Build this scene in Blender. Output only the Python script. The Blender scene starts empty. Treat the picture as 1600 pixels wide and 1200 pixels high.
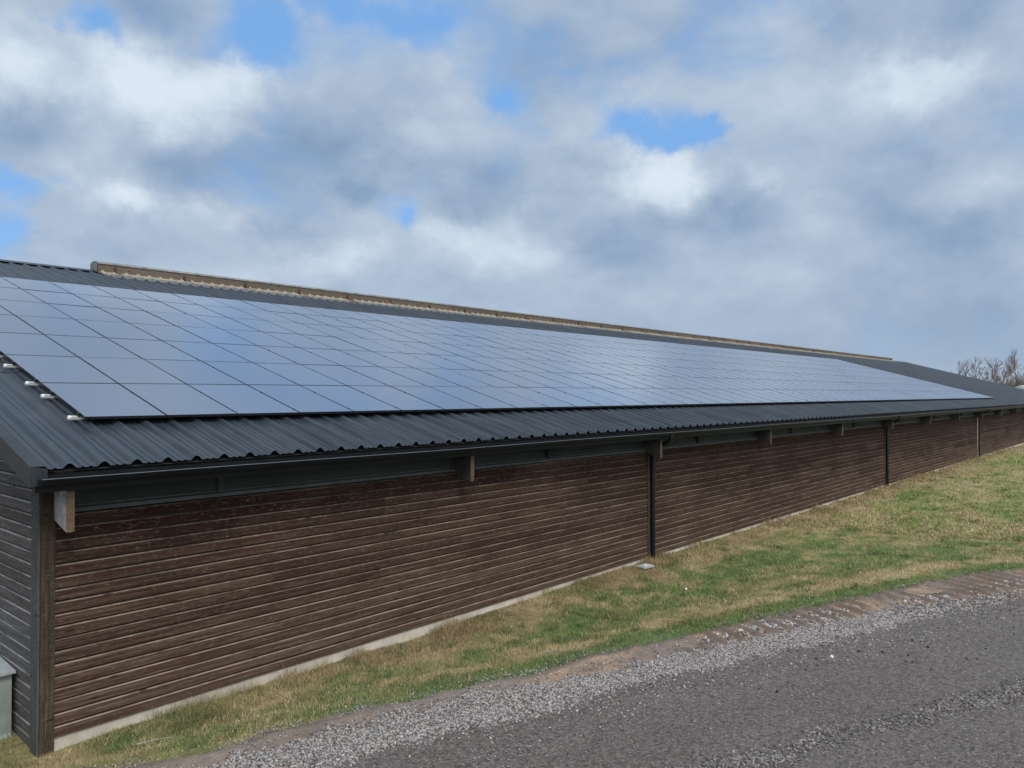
import bpy, math, random
import numpy as np
from mathutils import Vector, Matrix
R = math.radians
random.seed(7); rng = np.random.default_rng(11)
S = bpy.context.scene; COL = S.collection

# ------------------------------------------------------------------ camera
CAM = (0.0, 0.0, 3.85)
cd = bpy.data.cameras.new("camera"); cam = bpy.data.objects.new("camera", cd); COL.objects.link(cam)
cam.location = CAM; cam.rotation_euler = (R(90.72), 0, R(-48.84))
cd.sensor_width = 36; cd.lens = 27.05; cd.clip_end = 3000; cd.clip_start = 0.05
S.camera = cam

# ------------------------------------------------------------------ view, world, sun
S.view_settings.view_transform = 'Standard'; S.view_settings.look = 'None'
S.view_settings.exposure = 0.0; S.view_settings.gamma = 1.0
SUN_EL, SUN_AZ = R(46), R(-112)          # azimuth measured from +X, counter-clockwise
sdir = Vector((math.cos(SUN_EL)*math.cos(SUN_AZ), math.cos(SUN_EL)*math.sin(SUN_AZ), math.sin(SUN_EL)))
sl = bpy.data.lights.new("sun", 'SUN'); sl.energy = 1.5; sl.angle = R(14); sl.color = (1.0, .93, .84)
so = bpy.data.objects.new("sun", sl); COL.objects.link(so); so.rotation_euler = (-sdir).to_track_quat('-Z', 'Y').to_euler()
so.location = (0, 0, 60)

class NT:
    """small helper for node trees"""
    def __init__(s, nt): s.nt = nt; s.n = nt.nodes; s.l = nt.links
    def new(s, t, **k):
        n = s.n.new(t)
        for a, v in k.items(): setattr(n, a, v)
        return n
    def setin(s, sock, v):
        if hasattr(v, 'is_output'): s.l.new(v, sock)
        else: sock.default_value = v
    def math(s, op, a, b=None, c=None, clamp=False):
        n = s.new('ShaderNodeMath', operation=op, use_clamp=clamp); s.setin(n.inputs[0], a)
        if b is not None: s.setin(n.inputs[1], b)
        if c is not None: s.setin(n.inputs[2], c)
        return n.outputs[0]
    def vmath(s, op, a, b=None, out=0):
        n = s.new('ShaderNodeVectorMath', operation=op); s.setin(n.inputs[0], a)
        if b is not None: s.setin(n.inputs[1], b)
        return n.outputs[out]
    def ramp(s, v, a, b, lo=0.0, hi=1.0, smooth=True):
        n = s.new('ShaderNodeMapRange', interpolation_type='SMOOTHSTEP' if smooth else 'LINEAR')
        s.setin(n.inputs['Value'], v); s.setin(n.inputs['From Min'], a); s.setin(n.inputs['From Max'], b)
        s.setin(n.inputs['To Min'], lo); s.setin(n.inputs['To Max'], hi)
        return n.outputs[0]
    def mix(s, f, a, b, mode='MIX'):
        n = s.new('ShaderNodeMix', data_type='RGBA', blend_type=mode)
        s.setin(n.inputs[0], f)
        for i, v in ((6, a), (7, b)):
            if isinstance(v, tuple) and len(v) == 3: v = v + (1,)
            s.setin(n.inputs[i], v)
        return n.outputs[2]
    def noise(s, vec, scale, detail=4, rough=.55, dist=0.0, out='Fac'):
        n = s.new('ShaderNodeTexNoise'); s.setin(n.inputs['Vector'], vec)
        for k, v in (('Scale', scale), ('Detail', detail), ('Roughness', rough), ('Distortion', dist)): n.inputs[k].default_value = v
        return n.outputs[out]
    def scale(s, vec, xyz): return s.vmath('MULTIPLY', vec, xyz)

W = bpy.data.worlds.new("World"); S.world = W; W.use_nodes = True
t = NT(W.node_tree); t.n.clear()
sky = t.new('ShaderNodeTexSky', sky_type='NISHITA', sun_disc=False, sun_elevation=SUN_EL, sun_rotation=math.pi/2 - SUN_AZ)
sky.air_density = 1.0; sky.dust_density = .6; sky.ozone_density = 1.5
tc = t.new('ShaderNodeTexCoord'); D0 = tc.outputs['Generated']
warp = t.vmath('SUBTRACT', t.noise(D0, 7.0, 6, .62, 0, 'Color'), (.5, .5, .5))
Dw = t.vmath('ADD', D0, t.vmath('MULTIPLY', warp, (.15, .15, .12)))
Dn = t.scale(D0, (1, 1, 1.35))
def dirv(az, el): a, e = R(az), R(el); return (math.cos(e)*math.cos(a), math.cos(e)*math.sin(a), math.sin(e))
def blobs(lst):
    acc = None
    for az, el, r, amp in lst:
        q = t.vmath('MULTIPLY', t.vmath('SUBTRACT', Dw, dirv(az, el)), (1, 1, 1.5))
        d2 = t.vmath('DOT_PRODUCT', q, q, 1)
        g = t.math('EXPONENT', t.math('MULTIPLY', d2, -1.0/(r*r)))
        acc = t.math('MULTIPLY', g, amp) if acc is None else t.math('MULTIPLY_ADD', g, amp, acc)
    return acc
BRIGHT = [(67.5,20.8,.060,.8),(63.5,18.8,.055,.5),(61.0,21.0,.045,.55),(74.8,19.6,.045,.5),(67.5,12.9,.035,.7),(63.5,12.8,.035,.6),(60.5,12.2,.03,.4),(13,19.8,.055,.75),(17,20.5,.04,.3),(31.5,15.4,.05,.75),(28.5,14.6,.04,.4),
          (56,9.2,.04,.4),(52,10,.03,.3),(45,10.8,.05,.45),(23.0,15.4,.03,.4),(10.5,13.6,.05,.35),(39.5,10.5,.05,.3),(34,21.5,.06,.3),(20,11,.05,.25),(72.5,8.5,.04,.4),(47,20,.05,.25)]
DARK = [(51,18.2,.09,.6),(64,15.8,.06,.65),(72.5,16.3,.045,.6),(57.5,16.2,.05,.45),(25,13.0,.055,.6),(9.9,10.5,.07,.55),(39,24,.08,.5),(52.8,14.2,.04,.5),(42,15.5,.055,.55),
        (12.8,15.8,.035,.4),(18.6,24.5,.07,.5),(44.5,13.0,.04,.4),(57.4,10.6,.04,.55),(68,25,.06,.5),(15,12.5,.05,.35),(33,10.5,.05,.35),(10,24,.05,.45),(36,17,.05,.4),(28,24,.06,.3),(29.5,12.2,.05,.3)]
BLUE = [(74,13.2,.034,.48),(74.5,10.2,.035,.42),(71,14.0,.02,.3),(58.8,23.8,.045,.38),(28.5,17.9,.042,.42),(31.5,18.8,.042,.34),(26.5,18.6,.022,.3),(48.7,12.6,.028,.28),(70.5,22.3,.03,.42),(73.5,22.6,.02,.3),(54,26.5,.04,.3),
        (49.5,26,.045,.28),(13.5,17.3,.02,.15),(41.5,21.5,.03,.28),(43,18,.04,.12)]
bB, bD, bH = blobs(BRIGHT), blobs(DARK), blobs(BLUE)
f1 = t.noise(Dn, 2.6, 9, .50, .4); f2 = t.noise(t.vmath('ADD', Dn, (3.1, 1.7, .4)), 3.4, 9, .52, .2)
f3 = t.noise(t.scale(D0, (1, 1, 1.7)), 5.5, 7, .55, .2)
cov = t.math('ADD', t.math('SUBTRACT', t.math('ADD', f1, t.math('MULTIPLY', bB, .25)), bH), t.math('MULTIPLY', t.math('SUBTRACT', f3, .5), .95))
dens = t.ramp(cov, .06, .43)
br = t.math('ADD', t.math('ADD', t.math('MULTIPLY', t.math('SUBTRACT', f2, .5), .8), .30), t.math('MULTIPLY', t.math('SUBTRACT', f3, .5), .50))
f1u = t.noise(t.vmath('ADD', Dn, (0, 0, .07)), 2.6, 9, .50, .4); f3u = t.noise(t.vmath('ADD', t.scale(D0, (1, 1, 1.7)), (0, 0, .035)), 5.5, 7, .55, .2)
lit = t.math('ADD', t.math('MULTIPLY', t.math('SUBTRACT', f1, f1u), 1.0), t.math('MULTIPLY', t.math('SUBTRACT', f3, f3u), .55))   # cloud tops catch the light, bases stay grey
crisp = t.ramp(t.math('ADD', bB, t.math('ADD', t.math('MULTIPLY', t.math('SUBTRACT', f3, .5), 1.5), t.math('MULTIPLY', t.math('SUBTRACT', f2, .5), .8))), .0, .80)
br = t.math('ADD', t.math('SUBTRACT', t.math('ADD', br, t.math('MULTIPLY_ADD', bB, .50, t.math('MULTIPLY', crisp, .36))), t.math('MULTIPLY', bD, .62)), lit)
sepz = t.new('ShaderNodeSeparateXYZ'); t.l.new(D0, sepz.inputs[0])
low = t.ramp(sepz.outputs[2], .0, .16, 1, 0)
ccol = t.mix(t.ramp(br, -.15, 1.05, smooth=False), (2.4, 3.5, 5.15), (7.1, 8.0, 9.0))
blue = t.mix(.7, sky.outputs[0], (2.3, 5.0, 9.6))
skyc = t.mix(dens, blue, ccol)
skyc = t.mix(t.math('MULTIPLY', low, .55), skyc, (3.4, 4.3, 5.5))
gq = t.vmath('SUBTRACT', D0, tuple(sdir)); g = t.math('EXPONENT', t.math('MULTIPLY', t.vmath('DOT_PRODUCT', gq, gq, 1), -1.0/.42))
glow = t.math('MULTIPLY', g, 3.6)          # cloud veil is brighter and warmer round the hidden sun
hi = t.ramp(sepz.outputs[2], .45, .9, 1.0, 1.35)
gl = t.new('ShaderNodeVectorMath', operation='SCALE'); gl.inputs[0].default_value = (5.6, 5.1, 4.4); t.l.new(glow, gl.inputs['Scale'])
sc = t.new('ShaderNodeVectorMath', operation='SCALE'); t.l.new(skyc, sc.inputs[0]); t.l.new(hi, sc.inputs['Scale'])
bg = t.new('ShaderNodeBackground'); t.l.new(t.vmath('ADD', sc.outputs[0], gl.outputs[0]), bg.inputs['Color']); bg.inputs['Strength'].default_value = 0.1
wo = t.new('ShaderNodeOutputWorld'); t.l.new(bg.outputs[0], wo.inputs['Surface'])

# ------------------------------------------------------------------ object helpers
def tag(o, label=None, cat=None, group=None, kind=None):
    for k, v in (('label', label), ('category', cat), ('group', group), ('kind', kind)):
        if v: o[k] = v
    return o
def empty(name, loc, label, cat, group=None, rot=(0, 0, 0)):
    o = bpy.data.objects.new(name, None); o.location = loc; o.rotation_euler = rot; COL.objects.link(o)
    return tag(o, label, cat, group)
def link(name, me, parent=None):
    o = bpy.data.objects.new(name, me); COL.objects.link(o)
    if parent: o.parent = parent
    return o
def npmesh(name, V, F, mats, col=None, midx=None, smooth=False):
    """V (n,3) array, F (m,k) index array with constant k"""
    me = bpy.data.meshes.new(name); V = np.asarray(V, np.float32); F = np.asarray(F, np.int32)
    m, k = F.shape
    me.vertices.add(len(V)); me.vertices.foreach_set('co', V.ravel())
    me.loops.add(m*k); me.loops.foreach_set('vertex_index', F.ravel())
    me.polygons.add(m); me.polygons.foreach_set('loop_start', np.arange(0, m*k, k, dtype=np.int32))
    try: me.polygons.foreach_set('loop_total', np.full(m, k, np.int32))
    except Exception: pass
    for mt in (mats if isinstance(mats, (list, tuple)) else [mats]): me.materials.append(mt)
    if midx is not None: me.polygons.foreach_set('material_index', np.asarray(midx, np.int32))
    me.update(calc_edges=True); me.validate()
    if col is not None:
        a = me.color_attributes.new('Col', 'FLOAT_COLOR', 'POINT')
        c = np.ones((len(V), 4), np.float32); c[:, :3] = col; a.data.foreach_set('color', c.ravel())
    me.polygons.foreach_set('use_smooth', np.full(len(me.polygons), smooth))
    return me
class MB:
    """collects shapes for ONE mesh; rnd is a per-vertex random shade"""
    def __init__(s): s.v = []; s.f = []; s.r = []; s.m = []
    def add(s, vs, fs, rnd=.5, m=0):
        b = len(s.v); s.v += [tuple(v) for v in vs]; s.f += [tuple(i+b for i in f) for f in fs]
        s.r += list(rnd) if isinstance(rnd, list) else [rnd]*len(vs); s.m += [m]*len(fs); return s
    def box(s, a, b, rnd=.5, m=0, M=None):
        (x0, y0, z0), (x1, y1, z1) = a, b
        vs = [(x0,y0,z0),(x1,y0,z0),(x1,y1,z0),(x0,y1,z0),(x0,y0,z1),(x1,y0,z1),(x1,y1,z1),(x0,y1,z1)]
        if M: vs = [M @ Vector(v) for v in vs]
        return s.add(vs, [(0,3,2,1),(4,5,6,7),(0,1,5,4),(1,2,6,5),(2,3,7,6),(3,0,4,7)], rnd, m)
    def tube(s, p, r0, r1=None, n=10, rnd=.5, m=0, cap=True):
        p = [Vector(q) for q in p]; r1 = r0 if r1 is None else r1; vs = []; up = None
        for i, q in enumerate(p):
            d = (p[min(i+1, len(p)-1)] - p[max(i-1, 0)]).normalized()
            a = d.cross(Vector((0, 0, 1)) if abs(d.z) < .95 else Vector((1, 0, 0))) if up is None else (up - d*up.dot(d))
            a.normalize(); up = a; b = d.cross(a); r = r0 + (r1-r0)*i/(len(p)-1)
            vs += [q + (a*math.cos(2*math.pi*k/n) + b*math.sin(2*math.pi*k/n))*r for k in range(n)]
        fs = [(i*n+k, i*n+(k+1) % n, (i+1)*n+(k+1) % n, (i+1)*n+k) for i in range(len(p)-1) for k in range(n)]
        if cap: fs += [tuple(range(n-1, -1, -1)), tuple(range((len(p)-1)*n, len(p)*n))]
        return s.add(vs, fs, rnd, m)
    def ext(s, prof, x0, x1, rnd=.5, m=0, closed=False, caps=False):
        """extrude a (y,z) profile along X"""
        n = len(prof); vs = [(x0, y, z) for y, z in prof] + [(x1, y, z) for y, z in prof]
        k = n if closed else n-1
        fs = [(i, (i+1) % n, (i+1) % n + n, i+n) for i in range(k)]
        if caps: fs += [tuple(range(n-1, -1, -1)), tuple(range(n, 2*n))]
        return s.add(vs, fs, rnd, m)
    def build(s, name, mats, parent=None, smooth=False):
        me = bpy.data.meshes.new(name); me.from_pydata(s.v, [], s.f)
        for mt in (mats if isinstance(mats, (list, tuple)) else [mats]): me.materials.append(mt)
        me.polygons.foreach_set('material_index', s.m)
        a = me.color_attributes.new('Col', 'FLOAT_COLOR', 'POINT')
        a.data.foreach_set('color', [c for r in s.r for c in ((r, 0, 0, 1) if not isinstance(r, tuple) else (r[0], r[1], 0, 1))])
        if smooth: me.polygons.foreach_set('use_smooth', [True]*len(me.polygons))
        me.update(); return link(name, me, parent)

# ------------------------------------------------------------------ materials
def mat(name):
    m = bpy.data.materials.new(name); m.use_nodes = True; t = NT(m.node_tree)
    b = t.n['Principled BSDF']; tc = t.new('ShaderNodeTexCoord')
    return m, t, b, tc.outputs['Object']
def bump(t, b, h, dist=.01, st=.6):
    n = t.new('ShaderNodeBump'); n.inputs['Distance'].default_value = dist; n.inputs['Strength'].default_value = st
    t.l.new(h, n.inputs['Height']); t.l.new(n.outputs[0], b.inputs['Normal'])
def attr(t): return t.new('ShaderNodeAttribute', attribute_name='Col').outputs['Color']
def simple(name, c1, c2, scale=6, rough=.7, bscale=40, bdist=.004, metal=0, spec=.5):
    m, t, b, P = mat(name)
    t.l.new(t.mix(t.ramp(t.noise(P, scale, 6, .6), .3, .7), c1, c2), b.inputs['Base Color'])
    b.inputs['Roughness'].default_value = rough; b.inputs['Metallic'].default_value = metal; b.inputs['Specular IOR Level'].default_value = spec
    if bdist: bump(t, b, t.noise(P, bscale, 5, .6), bdist)
    return m
def wood(name, dark, mid, light, wz=None, axis='x', edge=None):
    """weathered stained boards; light where rain has washed the stain out (lower boards)"""
    m, t, b, P = mat(name)
    st = (.35, 16, 16) if axis == 'x' else (14, .55, 14) if axis == 'y' else (14, 14, .55)
    g = t.noise(t.scale(P, st), 3.0, 8, .65, .4)                      # grain
    fine = t.noise(t.scale(P, tuple(v*3 for v in st)), 6.0, 4, .7)
    r = attr(t); rs = t.new('ShaderNodeSeparateColor'); t.l.new(r, rs.inputs[0]); r, eg = rs.outputs[0], rs.outputs[1]
    patch = t.noise(t.scale(P, (.35, .35, .9)), 1.6, 6, .6, .5)
    w = t.math('ADD', t.math('MULTIPLY', t.math('SUBTRACT', patch, .5), .9), t.math('MULTIPLY', t.math('SUBTRACT', r, .5), .38))
    if wz:
        s = t.new('ShaderNodeSeparateXYZ'); t.l.new(P, s.inputs[0])
        w = t.math('ADD', w, t.ramp(s.outputs[2], wz[0], wz[1], .85, .0, smooth=False))
        # the stain has washed out mostly at the exposed near corner
        w = t.math('ADD', w, t.ramp(s.outputs[0], 3, 26, .12, -.25))
    c = t.mix(t.math('ADD', w, .1, clamp=True), dark, mid)
    gv = t.ramp(g, .38, .75)
    c = t.mix(t.math('MULTIPLY', gv, t.math('ADD', w, .12, clamp=True)), c, light)
    c = t.mix(t.ramp(fine, .4, .62, .0, .55), c, tuple(v*.5 for v in dark)); c = t.mix(t.ramp(t.noise(t.scale(P, (2.2, 2.2, 8)), 5, 6, .75), .52, .72, 0, .5), c, tuple(v*1.15 for v in light))
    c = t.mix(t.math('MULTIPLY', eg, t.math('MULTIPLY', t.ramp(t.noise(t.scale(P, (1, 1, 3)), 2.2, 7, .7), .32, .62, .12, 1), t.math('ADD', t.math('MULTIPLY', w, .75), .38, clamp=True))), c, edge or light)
    # knots and nail heads
    vo = t.new('ShaderNodeTexVoronoi'); t.l.new(t.scale(P, (1.7, 1.7, 7.4) if axis == 'x' else (1.7, 1.7, 7.4)), vo.inputs['Vector']); vo.inputs['Scale'].default_value = 1.0
    k = t.ramp(vo.outputs['Distance'], .05, .125, 1, 0)
    c = t.mix(t.math('MULTIPLY', k, .8), c, (.012, .009, .008))
    t.l.new(c, b.inputs['Base Color']); b.inputs['Roughness'].default_value = .85; b.inputs['Specular IOR Level'].default_value = .12
    bump(t, b, t.math('ADD', g, t.math('MULTIPLY', fine, .5)), .006, .7)
    return m
def attrmat(name, rough=.9, gain=1.0, spec=.3, vary=None, bs=None):
    m, t, b, P = mat(name); c = attr(t)
    if vary: c = t.mix(t.ramp(t.noise(P, vary, 5, .65), .3, .7), t.mix(1, c, (.62, .62, .62), 'MULTIPLY'), t.mix(1, c, (1.3, 1.3, 1.3), 'MULTIPLY'))
    t.l.new(c, b.inputs['Base Color']); b.inputs['Roughness'].default_value = rough; b.inputs['Specular IOR Level'].default_value = spec
    if bs: bump(t, b, t.noise(P, bs, 6, .7), .02, .8)
    return m

M = {}
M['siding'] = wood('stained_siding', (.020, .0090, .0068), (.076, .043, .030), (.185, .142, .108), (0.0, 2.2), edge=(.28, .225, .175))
M['gable'] = wood('greyed_siding', (.040, .037, .038), (.098, .093, .093), (.19, .19, .195), (-.5, 3.5), 'y', (.27, .275, .285))
M['post'] = wood('post_boards', (.022, .016, .012), (.06, .045, .033), (.16, .125, .09), (0, 3), 'z')
M['greypost'] = wood('grey_trim', (.04, .043, .044), (.08, .085, .086), (.15, .155, .155), (0, 3), 'z')
M['raft_end'] = wood('raw_timber', (.10, .075, .05), (.20, .15, .10), (.30, .24, .17), None, 'z')
M['lip'] = simple('gutter_lip_highlight', (.045, .052, .06), (.085, .095, .105), 6, .32, 30, 0, spec=.8)  # sky highlight along the gutter bead, put into a lighter base colour
M['verge'] = simple('verge_paint', (.014, .019, .024), (.026, .033, .040), 4, .5, 30, .001, spec=.35)
M['raft_dark'] = simple('shaded_rafter', (.018, .018, .020), (.04, .038, .038), 3, .8, 30, .004)  # deep eave shade painted into the rafter sides, all but the first
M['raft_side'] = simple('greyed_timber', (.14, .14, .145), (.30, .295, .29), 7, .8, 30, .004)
M['ridgeboard'] = wood('ridge_plywood', (.12, .10, .082), (.215, .18, .148), (.30, .265, .225), None, 'x')
M['concrete'] = simple('concrete', (.38, .355, .305), (.56, .525, .46), 3.0, .9, 60, .004)
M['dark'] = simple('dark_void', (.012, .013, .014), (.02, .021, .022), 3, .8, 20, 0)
M['band'] = simple('wind_mesh', (.009, .013, .012), (.022, .028, .025), 1.3, .75, 300, .003)
M['bandrail'] = simple('mesh_rail', (.03, .037, .038), (.06, .068, .07), 4, .7, 40, .002)
M['fascia'] = simple('fascia_steel', (.005, .006, .008), (.009, .010, .012), 4, .45, 30, 0, spec=.2)
M['gutter'] = simple('gutter_steel', (.006, .007, .010), (.010, .012, .016), 5, .42, 30, 0, spec=.22)
M['bracket'] = simple('rusty_bracket', (.05, .018, .012), (.09, .035, .025), 20, .8, 60, .002)
M['alu'] = simple('rail_aluminium', (.62, .64, .64), (.75, .77, .77), 8, .35, 60, 0, .35)
M['pframe'] = simple('panel_frame', (.008, .009, .012), (.014, .016, .02), 8, .30, 60, 0)
M['clamp'] = simple('clamp_black', (.01, .012, .016), (.016, .018, .024), 8, .5, 60, 0)
M['cabinet'] = simple('cabinet_paint', (.18, .21, .205), (.26, .29, .285), 3, .6, 30, .002)
M['cabinet_top'] = simple('cabinet_top', (.26, .30, .32), (.36, .40, .42), 4, .5, 30, .002)
M['cabinet_base'] = simple('cabinet_base', (.30, .36, .38), (.42, .47, .50), 4, .7, 30, .002)
M['white'] = simple('white_scrap', (.65, .66, .64), (.8, .8, .78), 20, .6, 30, 0)
M['lid'] = simple('lid_grey', (.28, .33, .33), (.42, .47, .46), 9, .6, 50, .002)
M['bark'] = simple('bark', (.050, .043, .038), (.10, .088, .078), 3, .9, 30, .01)
M['twig'] = simple('twigs', (.12, .095, .085), (.19, .155, .135), 1, .9, 30, 0)  # crowns coloured lighter to stand in for distance haze
M['farroof'] = simple('pale_far_roof', (.42, .46, .48), (.55, .58, .6), 1, .5, 5, 0)
M['farwall'] = simple('far_wall', (.05, .04, .035), (.09, .07, .06), 1, .8, 5, 0)

# corrugated roof paint: dark slate with dirt streaks running down the slope
m, t, b, P = mat('roof_paint'); M['roof'] = m
st = t.noise(t.scale(P, (9, .35, .35)), 1.6, 7, .65, .3); blot = t.noise(P, .9, 6, .6)
c = t.mix(t.ramp(st, .3, .7), (.015, .022, .031), (.041, .053, .068)); c = t.mix(t.ramp(blot, .45, .75, 0, .4), c, (.056, .066, .080))
t.l.new(c, b.inputs['Base Color']); t.l.new(t.ramp(st, .3, .7, .31, .46), b.inputs['Roughness']); b.inputs['IOR'].default_value = 1.4; b.inputs['Specular IOR Level'].default_value = .4
bump(t, b, t.noise(P, 45, 3, .5), .0015, .5)
# weathered fibre-cement flange: grey with tan lichen
m, t, b, P = mat('lichen_cement'); M['lichen'] = m
li = t.noise(P, 2.6, 9, .7, .6); se = t.new('ShaderNodeSeparateXYZ'); t.l.new(P, se.inputs[0])
up = t.ramp(se.outputs[2], 7.36, 7.50)
c = t.mix(t.ramp(t.noise(P, 14, 6, .7), .3, .7), (.085, .095, .105), (.15, .16, .17))
c = t.mix(t.ramp(t.math('ADD', li, t.math('MULTIPLY', up, .55)), .62, .85), c, (.30, .26, .20))
t.l.new(c, b.inputs['Base Color']); b.inputs['Roughness'].default_value = .9; bump(t, b, li, .01)
# solar glass: near-black blue cells under smooth glass, faint cell grid
m, t, b, P = mat('solar_glass'); M['glass'] = m
oi = t.new('ShaderNodeObjectInfo')
c = t.mix(oi.outputs['Random'], (.185, .235, .315), (.205, .255, .335)); b.inputs['Metallic'].default_value = .6
t.l.new(c, b.inputs['Base Color']); b.inputs['Roughness'].default_value = .15; b.inputs['IOR'].default_value = 2.0
bump(t, b, t.noise(P, 1.3, 2, .4), .004, .25)
# gravelled asphalt road
m, t, b, P = mat('gravel_road'); M['road'] = m
big = t.noise(P, .45, 7, .6, .4); md = t.noise(P, 5, 6, .65); fn = t.noise(P, 55, 5, .75)
vo = t.new('ShaderNodeTexVoronoi'); t.l.new(P, vo.inputs['Vector']); vo.inputs['Scale'].default_value = 42
vr = t.new('ShaderNodeVectorRotate', rotation_type='Z_AXIS'); t.l.new(P, vr.inputs['Vector']); vr.inputs['Angle'].default_value = R(24)
track = t.noise(t.scale(vr.outputs[0], (.10, 1.1, 1)), 1.6, 6, .62, .3)
c = t.mix(t.ramp(big, .35, .65), (.125, .098, .083), (.150, .134, .126)); c = t.mix(t.ramp(track, .46, .64, 0, .6), c, (.105, .092, .086)); c = t.mix(t.ramp(track, .42, .30, 0, .5), c, (.205, .185, .172))
c = t.mix(t.ramp(md, .35, .7, 0, .5), c, (.105, .086, .078))
cs = t.new('ShaderNodeSeparateColor'); t.l.new(vo.outputs['Color'], cs.inputs[0])
c = t.mix(t.ramp(cs.outputs[0], .6, .95, 0, .8), c, (.27, .25, .238))
c = t.mix(t.ramp(cs.outputs[1], .6, .95, 0, .85), c, (.030, .026, .024))
c = t.mix(t.ramp(fn, .35, .65, 0, .55), c, (.062, .054, .050)); c = t.mix(t.ramp(t.noise(P, 19, 5, .7), .42, .68, 0, .55), c, (.24, .215, .20))
t.l.new(c, b.inputs['Base Color']); b.inputs['Roughness'].default_value = .85
bump(t, b, t.math('ADD', t.math('MULTIPLY', vo.outputs['Distance'], -1.0), t.math('ADD', t.math('MULTIPLY', fn, 1.2), t.math('MULTIPLY', md, 3.0))), .018, 1.0)
# tan dirt verge
m, t, b, P = mat('dirt'); M['dirt'] = m
md = t.noise(P, 3.0, 7, .65, .5); fn = t.noise(P, 60, 5, .7)
c = t.mix(t.ramp(md, .4, .65, 0, .35), attr(t), (.12, .095, .078)); c = t.mix(t.ramp(fn, .45, .68, 0, .5), c, (.09, .08, .075)); c = t.mix(t.ramp(t.noise(P, 22, 5, .7), .5, .68, 0, .6), c, (.20, .185, .17))
t.l.new(c, b.inputs['Base Color']); b.inputs['Roughness'].default_value = .95; bump(t, b, t.math('ADD', fn, t.math('MULTIPLY', md, 2)), .012, .8)
M['soil'] = attrmat('turf_soil', .95, vary=9, bs=30)
M['blade'] = attrmat('grass_blades', .8, spec=.25)
M['stone'] = attrmat('crushed_stone', .85, spec=.35, vary=60, bs=90)

# ------------------------------------------------------------------ terrain functions
def vnoise(x, y, seed=0):
    xi, yi = np.floor(x).astype(np.int64), np.floor(y).astype(np.int64); fx, fy = x-xi, y-yi
    fx, fy = fx*fx*(3-2*fx), fy*fy*(3-2*fy)
    def h(i, j):
        n = (i*374761393 + j*668265263 + seed*1442695041) & 0x7fffffff
        n = ((n ^ (n >> 13))*1274126177) & 0x7fffffff
        return ((n ^ (n >> 16)) & 0xffff)/65535.0
    return (h(xi, yi)*(1-fx)+h(xi+1, yi)*fx)*(1-fy) + (h(xi, yi+1)*(1-fx)+h(xi+1, yi+1)*fx)*fy
def fbm(x, y, seed=0, o=5):
    x = np.asarray(x, float); y = np.asarray(y, float); s = 0; a = .5; tot = 0
    for i in range(o):
        s = s + a*vnoise(x*2**i + 17.3*i, y*2**i - 9.1*i, seed+i); tot += a; a *= .55
    return s/tot
def sm(x, a, b): u = np.clip((x-a)/(b-a), 0, 1); return u*u*(3-2*u)
A_ = np.array([(-40,22),(-8,11.3),(0,8.75),(2.2,8.05),(3.4,7.6),(4.24,7.3),(5.04,7.08),(5.7,6.96),(6.57,6.78),(7.49,6.55),(8.63,6.34),(9.77,6.02),(10.87,5.6),(12.3,5.16),(13.88,4.67),(15.86,4.05),(17.56,3.35),(19.02,2.51),(24,.1),(40,-8.5),(70,-24),(110,-42)])
B_ = np.array([(-40,21.6),(-8,10.9),(0,8.4),(3.57,7.22),(4.2,7.1),(4.94,6.96),(5.42,6.8),(6.29,6.58),(6.82,6.42),(7.16,6.26),(8.0,5.9),(8.89,5.55),(10.12,5.15),(11.37,4.75),(12.62,4.24),(14.09,3.65),(15.51,3.0),(17.18,2.27),(22,0),(40,-9.5),(70,-25),(110,-43)])
C_ = np.array([(-40,21),(-8,10.3),(0,7.7),(3,6.65),(4.43,6.2),(4.97,6.07),(5.52,5.93),(6.45,5.64),(7.05,5.43),(8.07,5.18),(9.09,4.85),(10.38,4.36),(11.69,3.87),(13.0,3.39),(14.68,2.75),(16.36,2.06),(21,-.3),(40,-10.2),(70,-25.8),(110,-43.8)])
ya = lambda x: np.interp(x, A_[:,0], A_[:,1]) - .20*sm(x, 5, 8)*(1-sm(x, 22, 28)) + (fbm(x*1.3, np.asarray(x)*0+7, 141, 4)-.5)*.22; yb = lambda x: np.interp(x, B_[:,0], B_[:,1]); yc = lambda x: np.interp(x, C_[:,0], C_[:,1])
YW = 9.3; ROADW = 9.5
def height(x, y):
    x = np.asarray(x, float); y = np.asarray(y, float)
    d = y-ya(x)                                                        # >0 on the grass side
    span = np.maximum(YW-ya(x), .6); f = np.clip(d/span, 0, 1)
    h = .25*(1-sm(f, .0, .75)) - .07*np.sin(np.pi*np.clip((f-.2)/.8, 0, 1))*np.clip(span/5, 0, 1)
    g = sm(d, -.05, .35)*(1-sm(y, 9.2, 9.4)*sm(x, 2.6, 2.9))
    h = h + (-.035*(1-sm(x, 8, 10))+.03*sm(x, 9.5, 12)+.02*sm(x, 22, 26))*sm(y, 8.2, 9.2)*(1-sm(y, 9.5, 9.8))
    h = h + g*((fbm(x*1.1, y*1.1, 3, 4)-.5)*.12 + (fbm(x*.28, y*.5, 8, 3)-.5)*.16*np.clip(span/7, 0, 1))
    far = sm(-(y-(yc(x)-ROADW)), 0, 1)
    return h + far*(fbm(x*.5, y*.5, 5, 4)-.5)*.2
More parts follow.
